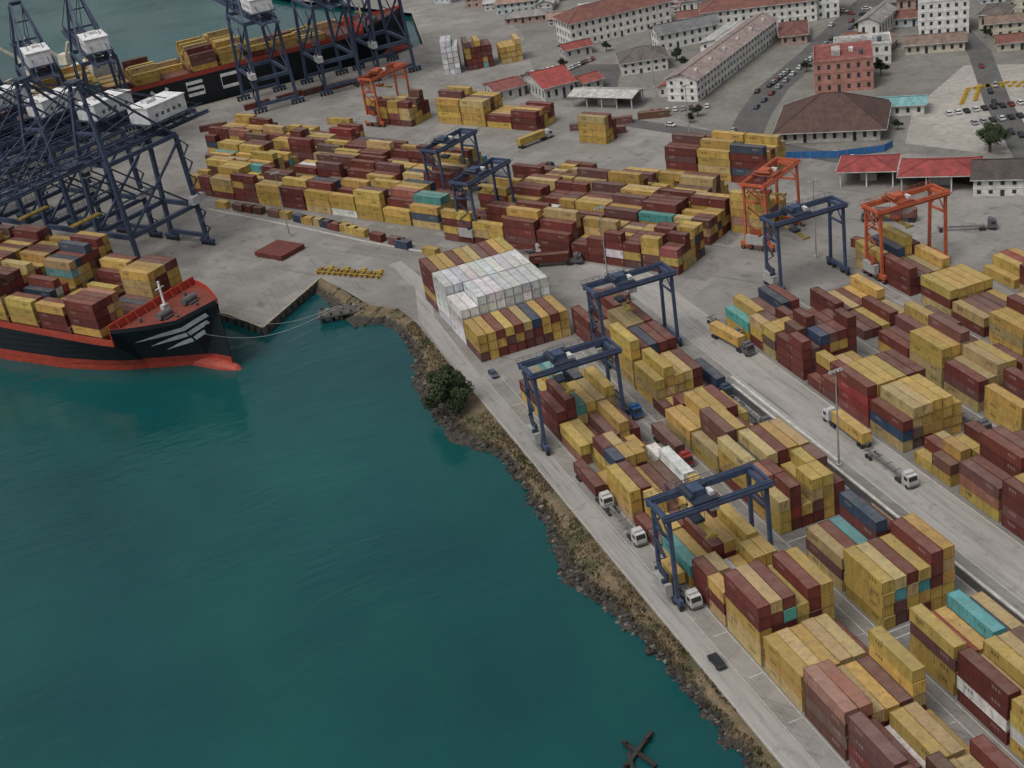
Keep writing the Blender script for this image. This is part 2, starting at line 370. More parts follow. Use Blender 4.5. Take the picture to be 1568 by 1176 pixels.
# ---------------------------------------------------------------- ships
def interp(x,xs,ys): return float(np.interp(x,xs,ys))
def ship(name,loc,ang,L,hb,zd,fc,tip,hull,boot,heights,deckc,stripes=False,wl_z=-2.5,rows=14,mark=False,py=.55):
    root=bpy.data.objects.new(name,None); root.location=loc; root.rotation_euler=(0,0,ang); scene.collection.objects.link(root)
    m=MB()
    X=[-L,-L+8,-L+30,-70,-45,-32,-24,-18,-17.9,-14,-10,-6,-3,0,2,4,6,7.5,9]
    dk=lambda x:interp(x,[-L,-L+20,-26,-18,-12,-6,0,4,7,9],[.85*hb,hb,hb,.96*hb,.85*hb,.67*hb,.45*hb,.27*hb,.12*hb,.02*hb])
    wl=lambda x:interp(x,[-L,-L+30,-70,-40,-25,-12,-5,0,9],[.3*hb,hb,hb,.88*hb,.64*hb,.3*hb,.12*hb,.01*hb,-.55*hb])
    zt=lambda x:zd if x<-17.95 else interp(x,[-18,0,9],[fc,fc+1,tip])
    def hbz(x,z):
        t=max(0,(z-wl_z)/(zt(x)-wl_z)); return max(.12,wl(x)+(dk(x)-wl(x))*t**1.5)
    BT=1.2
    zl=[-6,wl_z,-.9,BT,BT+.02]
    def levels(x):
        t=zt(x); return zl+[BT+.02+(t-BT-.02)*k for k in(.25,.5,.75,1)]
    rings=[]
    for x in X:
        rings.append([(x,-hbz(x,z),z) for z in levels(x)]+[(x,hbz(x,z),z) for z in reversed(levels(x))])
    nl=9
    for i in range(len(X)-1):
        a,b=rings[i],rings[i+1]
        for j in range(2*nl-1):
            z=(a[j][2]+a[j+1][2]+b[j][2]+b[j+1][2])/4
            if j==nl-1: col=deckc
            else: col=boot if z<BT else hull
            m.add([a[j],b[j],b[j+1],a[j+1]],[(0,1,2,3)],col)
    m.poly([p for p in rings[0]][::-1],hull)
    for i in range(8,len(X)-1):
        for sgn in(0,-1):
            a=Vector(rings[i][nl-1 if sgn==0 else nl]);b=Vector(rings[i+1][nl-1 if sgn==0 else nl])
            up=Vector((0,0,1.3)); inn=Vector((0,.25 if sgn==0 else -.25,0))
            m.add([a,b,b+up,a+up],[(0,1,2,3)],hull); m.add([a+inn,b+inn,b+inn+up,a+inn+up],[(0,1,2,3)],(.42,.05,.03)); m.add([a+up,b+up,b+up+inn,a+up+inn],[(0,1,2,3)],(.45,.07,.05))
    for x0,x1 in zip(X[2:8],X[3:9]):
        for sg in(-1,1):
            m.beam((x0,sg*(dk(x0)-.3),zd+1),(x1,sg*(dk(x1)-.3),zd+1),.2,1.9,(.36,.055,.035))
    m.box(-18.4,-18,-.95*hb,.95*hb,zd,fc+2.4,(.45,.06,.035))
    if fc>zd:
        for k in range(9): m.beam((-17.9,-.8*hb+k*.2*hb,fc+2.2),(-16.4,-.8*hb+k*.2*hb,fc),.2,.2,(.4,.06,.04))
        for y in(-5,5):
            m.box(-10,-6,y-1.6,y+1.6,fc+.1,fc+1.2,(.08,.08,.08)); m.cyl((-8,y-2.4,fc+1.8),(-8,y+2.4,fc+1.8),1.1,(.12,.12,.12),12)
        m.cyl((-13,0,fc),(-13,0,fc+9),.35,(.8,.8,.8),8); m.beam((-13,-1.6,fc+7),(-13,1.6,fc+7),.25,.25,(.8,.8,.8)); m.box(-14,-12.4,-1,1,fc+.1,fc+1.8,(.4,.4,.4))
        for x,y in((-4,-4),(-4,4),(-14,-9),(-14,9),(0,-2.5),(0,2.5)): m.cyl((x,y,fc+.3),(x,y,fc+1.5),.5,(.1,.1,.1),8)
    n=12;prev=None
    for i in range(11):
        t=i/10; x=-8+20.5*t; r=3.2*math.sqrt(max(0,1-(max(0,t-.45)/.55)**2))+.01
        ring=[(x,r*.8*math.cos(2*math.pi*k/n),-3.2+r*1.0*math.sin(2*math.pi*k/n)) for k in range(n)]
        if prev:
            for k in range(n): m.add([prev[k],ring[k],ring[(k+1)%n],prev[(k+1)%n]],[(0,1,2,3)],(.36,.06,.04))
        prev=ring
    if stripes:
        for q,(xa,xb) in enumerate(((-15,6.0),(-12,5.0),(-9,4.2))):
            prev=None
            for k in range(15):
                x=xa+(xb-xa)*k/14; zc=zt(x)-1.7-q*2.2-3.4*(1-k/14)**1.4
                th=.7*min(1,(k+.5)/7)
                for_=[(x,-(hbz(x,zc+s_)+.06),zc+s_) for s_ in(-th,th)]
                if prev: m.add([prev[0],for_[0],for_[1],prev[1]],[(0,1,2,3)],(.75,.75,.75))
                prev=for_
    if mark:
        for i,x in enumerate((-127,-110,-93)):
            y=-hb-.06; h0=zd-8.5
            def st(xa,za,xb,zb): m.beam((x+xa,y,h0+za),(x+xb,y,h0+zb),.1,1.5,(.8,.8,.8))
            if i==0: st(0,0,0,6.5);st(0,6.5,4,2);st(4,2,8,6.5);st(8,6.5,8,0)
            elif i==1: st(8,6,0,6);st(0,6,0,3.2);st(0,3.2,8,3.2);st(8,3.2,8,.4);st(8,.4,0,.4)
            else: st(8,6,0,6);st(0,6,0,.4);st(0,.4,8,.4)
    xb=-22.5
    for bi in range(len(heights)):
        m.box(xb-12.6,xb-.1,-hb*.93,hb*.93,zd,zd+1.6,(.16,.05,.035))
        for k in range(3): m.box(xb-12.5,xb-.2,-hb*.9+k*hb*.6+.1,-hb*.9+(k+1)*hb*.6-.1,zd+1.6,zd+1.9,(.17,.07,.05))
        m.box(xb-13.9,xb-13.1,-hb*.95,hb*.95,zd,zd+3.6,(.15,.06,.05)); xb-=14
    me=m.mesh('hull'); obj('hull',me,parent=root)
    s=Stack(); xb=-22.5; pw=(2*hb*.93)/rows
    for hs in heights:
        cm=YEL
        for r in range(rows):
            h=int(round(hs(r/(rows-1)) if callable(hs) else hs+ru(-.8,.8)))
            for k in range(max(0,h)):
                if rnd()<.7: cm=pick(py)
                s.add(xb-6.35,-hb*.93+pw*(r+.5),zd+1.95+2.6*k,0,40,odd(cm))
        xb-=14
    s.build('deck_containers',parent=root)
    return root
SA=math.atan2(-.80,.60)
h1=lambda t: 3.8 if t<.26 else (ru(.1,1.2) if t<.68 else 4.1)
h2=lambda t: 2.4+ru(-.6,.6) if t<.4 else (1.6+ru(-.7,.7) if t<.72 else 3.6+ru(-.5,1))
h3=lambda t: 3+ru(-.7,.7) if t<.5 else 5.4+ru(-.4,.4)
ship('container_ship',(18.8,361.5,0),SA,240,18.0,9.0,13.2,18.0,(.012,.014,.02),(.34,.05,.03),[h1,h2,h3,4.8,5.4,5.6,5,5.6,5],(.20,.05,.035),True)
ship('container_ship',(166,676,0),.08,200,16,13,15,18,(.012,.014,.02),(.012,.014,.02),[0,0,1,1,4,3,0,2,1,3,4],(.13,.06,.05),False,mark=True,rows=12,py=.75)
def bulk():
    root=bpy.data.objects.new('cargo_ship',None); root.location=(-30,735,0); root.rotation_euler=(0,0,math.radians(140)); scene.collection.objects.link(root)
    m=MB(); t=(.50,.44,.36)
    pts=[(-75,-14),(50,-14),(68,-8),(76,0),(68,8),(50,14),(-75,14)]
    for i in range(len(pts)):
        a,b=pts[i],pts[(i+1)%len(pts)]; m.add([(*a,-3),(*b,-3),(*b,9),(*a,9)],[(0,1,2,3)],(.3,.27,.24))
    m.poly([(*p,9) for p in pts],(.40,.34,.27))
    for x in(-45,-22,1,24):
        m.box(x,x+16,-8,8,9,11,t)
        for q in range(5): m.box(x+q*3.2,x+q*3.2+2.6,-8.4,8.4,11,11.4,(.58,.53,.45))
    for x in(-50,-26,-3,20,43):
        m.cyl((x,0,9),(x,0,24),1.6,(.65,.6,.5),10); m.box(x-2.5,x+2.5,-2.5,2.5,22,27,(.7,.66,.56)); m.beam((x,0,24),(x+12,10,38),1.3,1.3,(.65,.6,.5)); m.beam((x,0,24),(x-10,7,34),1,1,(.65,.6,.5)); m.beam((x,-12,12),(x,12,12),1.5,2,(.6,.56,.47))
    for k in range(5): m.box(-72,-58,-11+k*.4,11-k*.4,9+k*2.8,11.6+k*2.8,(.72,.7,.64)); m.box(-57.9,-57.8,-9,9,10.4+k*2.8,11.2+k*2.8,(.05,.06,.07))
    m.box(-70,-64,-3,3,23,30,(.6,.5,.3))
    obj('hull',m.mesh('bulk'),parent=root)
bulk()
# ---------------------------------------------------------------- terrain
import mathutils
def poly_sheet(name,pts,z,mat):
    tri=mathutils.geometry.tessellate_polygon([[Vector((x,y,0)) for x,y in pts]])
    me=bpy.data.meshes.new(name); me.from_pydata([(x,y,z) for x,y in pts],[],[tuple(t) for t in tri]); me.materials.append(mat)
    me.update()
    if me.polygons and me.polygons[0].normal.z<0: me.flip_normals()
    return obj(name,me)
def tracks(nt,p,c,ang,amt=.5):
    # long rubber tyre tracks laid down along the driving direction
    q=mapped(nt,p,(1,1,1),(0,0,-ang))
    t1=noisef(nt,mapped(nt,q,(.015,1.1,1)),1,3,.7,.54,.66,(0,amt)); msk=noisef(nt,p,.05,3,.6,.42,.6,(.15,1))
    return mixc(nt,math_(nt,'MULTIPLY',t1,msk),c,(.085,.08,.075))
def mk_ground():
    m,nt,b=newmat('concrete_yard'); p=worldpos(nt)
    big=noisef(nt,p,.018,5,.6,.35,.65); mid=noisef(nt,p,.10,6,.7,.32,.68); fine=noisef(nt,p,1.4,4,.7,.3,.7)
    c=mixc(nt,big,(.215,.206,.192),(.315,.302,.28)); c=mixc(nt,math_(nt,'MULTIPLY',mid,.6),c,(.155,.147,.134))
    c=mixc(nt,math_(nt,'MULTIPLY',fine,.24),c,(.13,.12,.11))
    c=tracks(nt,p,c,CA,.6); c=tracks(nt,p,c,math.pi/2,.35)
    v=N(nt,'ShaderNodeTexVoronoi'); v.inputs['Scale'].default_value=.14; v.inputs['Randomness'].default_value=0; nt.links.new(mapped(nt,p,(1,1,0),(0,0,-CA)),v.inputs['Vector']); vs_=N_sep(nt,v.outputs['Color'])[0]
    c=mixc(nt,math_(nt,'MULTIPLY',math_(nt,'GREATER_THAN',vs_,.8),.14),c,(.40,.38,.35)); c=mixc(nt,math_(nt,'MULTIPLY',math_(nt,'LESS_THAN',vs_,.16),.16),c,(.12,.115,.105))
    br=N(nt,'ShaderNodeTexBrick'); nt.links.new(mapped(nt,p,(1,1,1),(0,0,-CA)),br.inputs[0]); br.inputs['Scale'].default_value=1; br.inputs['Mortar Size'].default_value=.06; br.inputs['Brick Width'].default_value=7.14; br.inputs['Row Height'].default_value=7.14; br.offset=0
    c=mixc(nt,math_(nt,'MULTIPLY',br.outputs['Fac'],.3),c,(.10,.09,.08))
    oil=noisef(nt,p,.22,4,.6,.58,.72,(0,.6)); c=mixc(nt,oil,c,(.08,.075,.07))
    nt.links.new(c,b.inputs['Base Color']); b.inputs['Roughness'].default_value=.8; b.inputs['Specular IOR Level'].default_value=.25
    return m
GROUND=mk_ground()
def simple(name,c1,c2,s=.1,rough=.85,c3=None,stretch=(1,1,1),rot=0,dark=None,tr=None):
    m,nt,b=newmat(name); p=mapped(nt,worldpos(nt),stretch,(0,0,rot))
    c=mixc(nt,noisef(nt,p,s,6,.7,.32,.68),c1,c2)
    c=mixc(nt,noisef(nt,p,s*9,4,.7,.45,.75,(0,.6)),c,c3 or tuple(x*.6 for x in c1))
    if dark: c=mixc(nt,noisef(nt,worldpos(nt),.35,5,.7,.55,.72,(0,.6)),c,dark)
    if tr is not None: c=tracks(nt,worldpos(nt),c,tr,.6)
    nt.links.new(c,b.inputs['Base Color']); b.inputs['Roughness'].default_value=rough; b.inputs['Specular IOR Level'].default_value=.25
    return m
ROADM=simple('road_concrete',(.255,.245,.23),(.36,.347,.325),.06,stretch=(1,.08,1),c3=(.15,.14,.13),dark=(.14,.13,.12),tr=math.pi/2)
ASPH=simple('asphalt',(.075,.075,.075),(.13,.127,.12),.08)
YARDD=simple('yard_paving',(.145,.138,.128),(.245,.234,.218),.07,c3=(.08,.075,.07),stretch=(1,.3,1),dark=(.065,.062,.058))
DUST=simple('dusty_lot',(.26,.245,.22),(.40,.38,.345),.05,dark=(.17,.16,.14))
TOWNG=simple('town_ground',(.13,.124,.113),(.245,.234,.213),.035,c3=(.10,.10,.075),dark=(.085,.085,.07))
LINEW=simple('white_marking',(.52,.52,.49),(.30,.29,.27),.7)
land=[(76.5,20),(76.5,344),(75,356),(68,366),(64,384),(60.5,396.5),(36.5,370.8),(29,388)]
land+=[(29-.58*300,388+.815*300),(-145,632),(-60,636),(163,655),(180,664),(197,740),(150,860),(90,1080),(200,2600),(3000,2600),(3000,20)]
poly_sheet('ground',land,0,GROUND)
m=MB()
qw=land[5:14]
for a,b in zip(qw,qw[1:]):
    m.add([(*a,-5),(*b,-5),(*b,0),(*a,0)],[(0,1,2,3)],(.13,.12,.11))
    d=Vector((b[0]-a[0],b[1]-a[1],0)); n=int(d.length/3.5); d.normalize()
    m.beam((a[0],a[1],.12),(b[0],b[1],.12),.7,.28,(.36,.32,.24))
    for k in range(n):
        p=Vector((*a,0))+d*(k*3.5+1); nn=Vector((d.y,-d.x,0))
        for sg in(-.5,.5): m.cyl(p+nn*sg+Vector((0,0,-4.8)),p+nn*sg+Vector((0,0,-.6)),.4,(.05,.045,.04),6)
obj('quay_wall',m.mesh('quay'))
Wv=[20,100,145,154,166,180,194,202,212,222,232,252,262,268,276,294,312,326,345]
Wu=[71,71.5,72,72,72,71.5,70,68,66,68,70,71.5,71.5,70,64,64,64.5,69.5,71]
Lp=[];Wp=[]
v=20
while v<=344: Lp.append((76.5,v)); Wp.append((interp(v,Wv,Wu)+.7+1.2*noise.noise(Vector((v*.25,3,0)))+.9*noise.noise(Vector((v*.9,7,0))),v)); v+=1.5
for a,b in (((75.6,350),(70,352)),((75,356),(68,356)),((71.5,361),(64,357)),((68,366),(61,358)),((65.5,375),(59.5,368)),((64,384),(59,380)),((60.5,396.5),(57,392))):
    Lp.append(a);Wp.append(b)
V=[];F=[];K=14
for i,(a,b) in enumerate(zip(Lp,Wp)):
    for k in range(K+1):
        t=k/K*1.25; x=a[0]+(b[0]-a[0])*t; y=a[1]+(b[1]-a[1])*t
        z=.02-2.6*max(0,(t-.25)/.75)**1.3
        q=Vector((x*.7,y*.7,0)); z+= (noise.noise(q)*.7+noise.noise(q*3)*.35)*min(1,t*2.5)*(1 if t>.5 else .5)
        if k==0: z=-.004
        V.append((x,y,z))
for i in range(len(Lp)-1):
    for k in range(K): o=i*(K+1)+k; F.append((o,o+1,o+K+2,o+K+1))
me=bpy.data.meshes.new('bank'); me.from_pydata(V,[],F); me.update()
if me.polygons[0].normal.z<0: me.flip_normals()
mt,nt,b=newmat('bank_soil'); p=worldpos(nt); sx=N(nt,'ShaderNodeSeparateXYZ'); nt.links.new(p,sx.inputs[0])
gr=mixc(nt,noisef(nt,p,.35,6,.7,.35,.65),(.11,.08,.045),(.19,.14,.085)); gr=mixc(nt,noisef(nt,p,.12,5,.6,.5,.62),gr,(.07,.072,.033)); gr=mixc(nt,noisef(nt,p,2.5,5,.7,.48,.7,(0,.85)),gr,(.04,.034,.024))
rk=mixc(nt,noisef(nt,p,1.2,6,.7,.4,.6),(.018,.016,.014),(.06,.05,.04))
mr=N(nt,'ShaderNodeMapRange'); nt.links.new(math_(nt,'ADD',sx.outputs[2],noisef(nt,p,.6,4,.6,.2,.8,(-.7,.7))),mr.inputs[0]); mr.inputs[1].default_value=-1.2; mr.inputs[2].default_value=-.6
nt.links.new(mixc(nt,mr.outputs[0],rk,gr),b.inputs['Base Color']); b.inputs['Roughness'].default_value=.95
me.materials.append(mt); obj('shore_embankment',me)
def blob(m,c,r,col,flat=.7):
    t=(1+5**.5)/2
    vs=[(-1,t,0),(1,t,0),(-1,-t,0),(1,-t,0),(0,-1,t),(0,1,t),(0,-1,-t),(0,1,-t),(t,0,-1),(t,0,1),(-t,0,-1),(-t,0,1)]
    fs=[(0,11,5),(0,5,1),(0,1,7),(0,7,10),(0,10,11),(1,5,9),(5,11,4),(11,10,2),(10,7,6),(7,1,8),(3,9,4),(3,4,2),(3,2,6),(3,6,8),(3,8,9),(4,9,5),(2,4,11),(6,2,10),(8,6,7),(9,8,1)]
    a=rnd()*6.28; o=[]
    for x,y,z in vs:
        k=r/1.9*ru(.65,1.3); X=x*math.cos(a)-y*math.sin(a);Y=x*math.sin(a)+y*math.cos(a)
        o.append((c[0]+X*k*1.15,c[1]+Y*k*.9,c[2]+z*k*flat))
    m.add(o,fs,col)
m=MB()
for i in range(2200):
    j=int(rnd()*(len(Wp)-1)); a=Lp[j];b=Wp[j]; t=ru(.72,1.25) if rnd()<.92 else ru(.3,.8)
    x=a[0]+(b[0]-a[0])*t; y=a[1]+(b[1]-a[1])*t+ru(-.8,.8); z=.02-2.6*max(0,(t-.25)/.75)**1.3
    g=ru(.014,.06) if rnd()<.93 else ru(.12,.2); blob(m,(x,y,z),ru(.2,.8)*(1.0 if t>.7 else .5),(g,g*.87,g*.72))
obj('shore_rocks',m.mesh('rocks'))
m=MB()
for i in range(12000):
    j=int(rnd()*(len(Wp)-1)); a=Lp[j];b=Wp[j]; t=ru(.04,.74)
    if noise.noise(Vector((j*.12,t*2,1)))<-.12: continue
    x=a[0]+(b[0]-a[0])*t; y=a[1]+(b[1]-a[1])*t+ru(-.8,.8); z=.0-2.6*max(0,(t-.25)/.75)**1.3
    an=rnd()*3.14; h=ru(.2,.8); w=ru(.15,.4); dx,dy=math.cos(an)*w,math.sin(an)*w
    gn=noise.noise(Vector((x*.12,y*.12,5)))
    c=random.choice([(.17,.13,.07),(.12,.095,.05),(.20,.15,.085)]) if gn<.12 else random.choice([(.06,.07,.026),(.08,.085,.03),(.13,.105,.05)])
    m.poly([(x-dx,y-dy,z-.1),(x+dx,y+dy,z-.1),(x+dx*.3+ru(-.2,.2),y+dy*.3,z+h)],c)
obj('dry_grass',m.mesh('grass'))
def mk_water():
    m,nt,b=newmat('sea_water'); p=worldpos(nt)
    c=mixc(nt,noisef(nt,p,.010,4,.55,.35,.65),(.004,.044,.050),(.007,.072,.072))
    c=mixc(nt,noisef(nt,mapped(nt,p,(1,.5,1),(0,0,.5)),.025,5,.6,.45,.7,(0,.55)),c,(.008,.076,.064))
    nt.links.new(c,b.inputs['Base Color']); b.inputs['IOR'].default_value=1.33
    nt.links.new(noisef(nt,mapped(nt,p,(1,.3,1),(0,0,.8)),.02,4,.6,.35,.65,(.08,.22)),b.inputs['Roughness'])
    n=N(nt,'ShaderNodeTexNoise'); nt.links.new(mapped(nt,p,(.6,1.1,1),(0,0,.5)),n.inputs[0]); n.inputs['Scale'].default_value=.5; n.inputs['Detail'].default_value=4;n.inputs['Roughness'].default_value=.55
    n2=N(nt,'ShaderNodeTexNoise'); nt.links.new(mapped(nt,p,(.35,1,1),(0,0,.35)),n2.inputs[0]); n2.inputs['Scale'].default_value=.16; n2.inputs['Detail'].default_value=2; n2.inputs['Distortion'].default_value=.6
    amp=noisef(nt,p,.012,3,.5,.42,.64,(.3,1.35))
    hh=math_(nt,'ADD',math_(nt,'MULTIPLY',n.outputs[0],.6),math_(nt,'MULTIPLY',n2.outputs[0],1.8))
    bu=N(nt,'ShaderNodeBump'); bu.inputs['Strength'].default_value=.42; bu.inputs['Distance'].default_value=.65; nt.links.new(math_(nt,'MULTIPLY',hh,amp),bu.inputs['Height']); nt.links.new(bu.outputs[0],b.inputs['Normal'])
    return m
poly_sheet('water',[(-3000,-500),(3000,-500),(3000,4000),(-3000,4000)],-2.5,mk_water())
def strip(name,pts,w,z,mat):
    V=[];F=[]
    for i,p in enumerate(pts):
        a=Vector(pts[max(0,i-1)]);b=Vector(pts[min(len(pts)-1,i+1)]); d=(b-a).normalized(); n=Vector((-d.y,d.x))*w/2; q=Vector(p)
        V+=[(q.x+n.x,q.y+n.y,z),(q.x-n.x,q.y-n.y,z)]
    F=[(2*i,2*i+1,2*i+3,2*i+2) for i in range(len(pts)-1)]
    me=bpy.data.meshes.new(name); me.from_pydata(V,[],F); me.update(); me.materials.append(mat)
    if me.polygons[0].normal.z<0: me.flip_normals()
    return obj(name,me)
strip('shore_road',[(79,20),(79,310),(80,345),(86,368),(84,392)],4.6,.012,ROADM)
strip('main_road',[(140,20),(140,330),(136,350)],11,.008,ROADM)
for u0,u1,v0,v1 in((85.6,104,40,286),(108.5,129,40,310),(145.8,163,40,292),(169,186,40,290),(192,209,40,303),(215,230,60,275)):
    poly_sheet('yard_paving',[(u0,v0),(u1,v0),(u1,v1),(u0,v1)],.004,YARDD)
for t0,t1,s0,s1 in((5,21.5,-140,-6),(25,41,-152,-12),(44.5,61,-174,-20),(-1,15.5,-5,94),(21.5,37.5,-7,88),(41.5,58,-7,84)):
    poly_sheet('yard_paving',[cpos(s_,t_)[:2] for s_,t_ in((s0,t0),(s1,t0),(s1,t1),(s0,t1))],.016,YARDD)
poly_sheet('town_ground',[(222,425),(236,395),(300,300),(420,200),(900,200),(900,1400),(330,1400),(225,640),(200,560),(212,500)],.002,TOWNG)
def mline(u0,v0,u1,v1,w,z=.02):
    d=Vector((u1-u0,v1-v0)).normalized(); n=Vector((-d.y,d.x))*w/2
    return [(u0+n.x,v0+n.y,z),(u0-n.x,v0-n.y,z),(u1-n.x,v1-n.y,z),(u1+n.x,v1+n.y,z)]
mw=bpy.data.meshes.new('lines'); vs=[];fs=[]
for u,w in((76.9,.15),(81.5,.15),(85.4,.15),(102.2,.15),(106.2,.2),(108.6,.2),(126.3,.2),(134.6,.2),(145.4,.2),(163.2,.25),(165.2,.2),(169,.25),(186.3,.25),(189,.2),(192,.25)):
    q=mline(u,40,u,300 if u<130 else 290,w); o=len(vs); vs+=q; fs.append((o,o+1,o+2,o+3))
for v in range(60,290,13):
    for u0,u1 in((82.5,85.4),(104.6,106)):
        q=mline(u0,v,u1,v,.2); o=len(vs); vs+=q; fs.append((o,o+1,o+2,o+3))
for v in(162,160,195,199,253,204):
    q=mline(108.9,v,126,v,.3,.021); o=len(vs); vs+=q; fs.append((o,o+1,o+2,o+3))
for t in(23.2,43,60.5):
    a=cpos(-150,t);b=cpos(90,t); q=mline(a[0],a[1],b[0],b[1],.3,.024); o=len(vs); vs+=q; fs.append((o,o+1,o+2,o+3))
mw.from_pydata(vs,[],fs); mw.materials.append(LINEW); obj('road_markings',mw)
m=MB()
m.box(129.6,131.4,40,262,.0,.03,(.05,.048,.045)); m.box(131.4,132.0,40,258,0,.35,(.55,.54,.51)); m.box(129.2,129.6,40,262,0,.14,(.33,.32,.30))
m.box(133.2,134.0,215,262,0,.3,(.55,.54,.51)); obj('road_kerb',m.mesh('kerb'))
m=MB()
pts=[(40,492),(52,470),(66,445),(82,415),(97,390)]
for a,b in zip(pts,pts[1:]): m.beam((*a,.15),(*b,.15),.6,.3,(.5,.48,.44))
obj('yard_kerb',m.mesh('kerb2'))
STREETS=[([(216,405),(240,436),(262,460),(302,492),(352,535),(430,600)],13),([(300,700),(322,600),(345,540),(352,520)],9),([(420,600),(372,500),(345,440),(310,385),(285,340),(262,300)],9),([(200,470),(222,420),(236,380),(250,345),(262,318)],8),([(345,540),(420,505),(520,460)],8)]
for i,(p_,w_) in enumerate(STREETS): strip('street',p_,w_,.008+.004*i,ASPH)
poly_sheet('parking_lot',[(285,400),(330,430),(360,400),(310,330),(275,345),(262,372)],.005,DUST)
poly_sheet('parking_lot',[(190,540),(222,560),(236,545),(215,505),(196,512)],.006,ASPH)
m=MB()
for i in range(2):
    pp=[(300+i*6,392),(312+i*5,404),(326,400-i*6),(338,386-i*5)]
    for a,b in zip(pp,pp[1:]):
        d=Vector((b[0]-a[0],b[1]-a[1])); n=int(d.length/2.4)
        for k in range(n):
            q=Vector(a)+d*(k/n); m.box(q.x-.9,q.x+.9,q.y-.3,q.y+.3,0,.9,(.5,.33,.04))
obj('yellow_barrier',m.mesh('bar'))
m=MB()
fp=[(218,410),(219,398),(224,388),(238,376),(252,370),(257,372)]
for a,b in zip(fp,fp[1:]):
    m.beam((*a,1.3),(*b,1.3),.12,2.4,(.03,.14,.36)); d=Vector(b)-Vector(a); n=int(d.length/3)
    for k in range(n): q=Vector(a)+d*(k/n); m.box(q.x-.12,q.x+.12,q.y-.12,q.y+.12,0,2.8,(.2,.2,.2))
obj('blue_fence',m.mesh('fence'))
# ---------------------------------------------------------------- buildings
OCC=[]
def building(name,c,w,d,h,ang=0,roof='gable',rc=(.22,.05,.04),wc=(.62,.61,.58),rh=3.5,floors=2,ov=1.0,open_=False):
    OCC.append((c,(w+d)/2*.62))
    root=bpy.data.objects.new(name,None); root.location=(*c,0); root.rotation_euler=(0,0,math.radians(ang)); scene.collection.objects.link(root)
    a,b=w/2,d/2; m=MB()
    if open_:
        nx=max(2,int(w/6))
        for i in range(nx+1):
            for y in(-b+.4,b-.4): x=-a+.4+i*(w-.8)/nx; m.box(x-.2,x+.2,y-.2,y+.2,0,h,wc)
        m.box(-a+1,a-1,b-1,b-.7,0,h*.9,tuple(x*.5 for x in wc)); m.box(-a*.3,a*.3,-b*.2,b*.2,0,2.6,(.4,.4,.38))
    else:
        m.box(-a,a,-b,b,0,h,wc)
        for f in range(1,floors+1): m.box(-a-.15,a+.15,-b-.15,b+.15,f*h/floors-.32,f*h/floors-.05,tuple(min(.8,x*1.1) for x in wc))
    obj('walls',m.mesh('w'),parent=root)
    if not open_:
        m=MB(); fh=h/floors; g=(.035,.04,.045)
        for f in range(floors):
            z0=f*fh+fh*.28; z1=f*fh+fh*.74
            n=max(2,int(w/3.3))
            for i in range(n):
                x=-a+(i+.5)*w/n
                for sg in(-1,1):
                    zz=f*fh+.05 if (f==0 and i%5==2) else z0
                    ys=sorted((sg*(b+.003),sg*(b+.03))); m.box(x-.6,x+.6,ys[0],ys[1],zz,z1,g)
                    ys=sorted((sg*(b+.003),sg*(b+.1))); m.box(x-.75,x+.75,ys[0],ys[1],z1+.02,z1+.16,wc)
            n=max(1,int(d/3.6))
            for i in range(n):
                y=-b+(i+.5)*d/n
                for sg in(-1,1): xs=sorted((sg*(a+.003),sg*(a+.03))); m.box(xs[0],xs[1],y-.6,y+.6,z0,z1,g)
        obj('windows',m.mesh('g'),parent=root)
    m=MB(); A,B=a+ov,b+ov; z=h+.01; top=h+rh
    if roof=='gable':
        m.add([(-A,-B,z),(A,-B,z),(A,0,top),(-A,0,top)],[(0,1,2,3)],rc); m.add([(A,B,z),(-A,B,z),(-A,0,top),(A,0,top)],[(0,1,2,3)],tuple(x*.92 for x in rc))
        m.add([(-A+ov,-b,z),(-A+ov,b,z),(-A+ov,0,top-.3)],[(0,1,2)],wc); m.add([(A-ov,-b,z),(A-ov,b,z),(A-ov,0,top-.3)],[(0,1,2)],wc)
        m.beam((-A,0,top+.05),(A,0,top+.05),.5,.2,tuple(x*.7 for x in rc))
        for sg in(-1,1): m.beam((-A,sg*B,z-.1),(A,sg*B,z-.1),.15,.25,(.5,.5,.48))
        if w>40:
            for k in range(6): x=-a+(k+.5)*w/6; m.box(x-.7,x+.7,-b*.5-.7,-b*.5+.7,h+rh*.4,h+rh*.4+1.3,(.5,.5,.48))
    elif roof=='hip':
        r=max(0,A-B); r=max(r,A*.12)
        m.add([(-A,-B,z),(A,-B,z),(A,B,z),(-A,B,z),(-r,0,top),(r,0,top)],[(0,1,5,4),(1,2,5),(2,3,4,5),(3,0,4)],rc)
        for p,q in(((-A,-B),-r),((A,-B),r),((A,B),r),((-A,B),-r)): m.beam((*p,z),(q,0,top),.35,.2,tuple(x*.7 for x in rc))
        m.beam((-r,0,top),(r,0,top),.4,.25,tuple(x*.7 for x in rc))
        for sg in(-1,1): m.beam((-A,sg*B,z-.1),(A,sg*B,z-.1),.15,.25,(.5,.5,.48)); m.beam((sg*A,-B,z-.1),(sg*A,B,z-.1),.15,.25,(.5,.5,.48))
    else:
        m.box(-a-.2,a+.2,-b-.2,b+.2,z,z+.25,rc)
        for sg in(-1,1): m.box(-a-.2,a+.2,*sorted((sg*(b+.2),sg*(b-.1))),z+.25,z+1,wc); m.box(*sorted((sg*(a+.2),sg*(a-.1))),-b+.1,b-.1,z+.25,z+1,wc)
        m.box(-a*.4,-a*.1,-b*.4,b*.2,z+.25,z+2.4,(.45,.44,.42)); m.box(a*.2,a*.35,0,b*.3,z+.25,z+1.4,(.6,.6,.58)); m.cyl((a*.6,-b*.4,z+.25),(a*.6,-b*.4,z+2),.9,(.08,.09,.1),10)
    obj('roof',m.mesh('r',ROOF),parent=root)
    return root
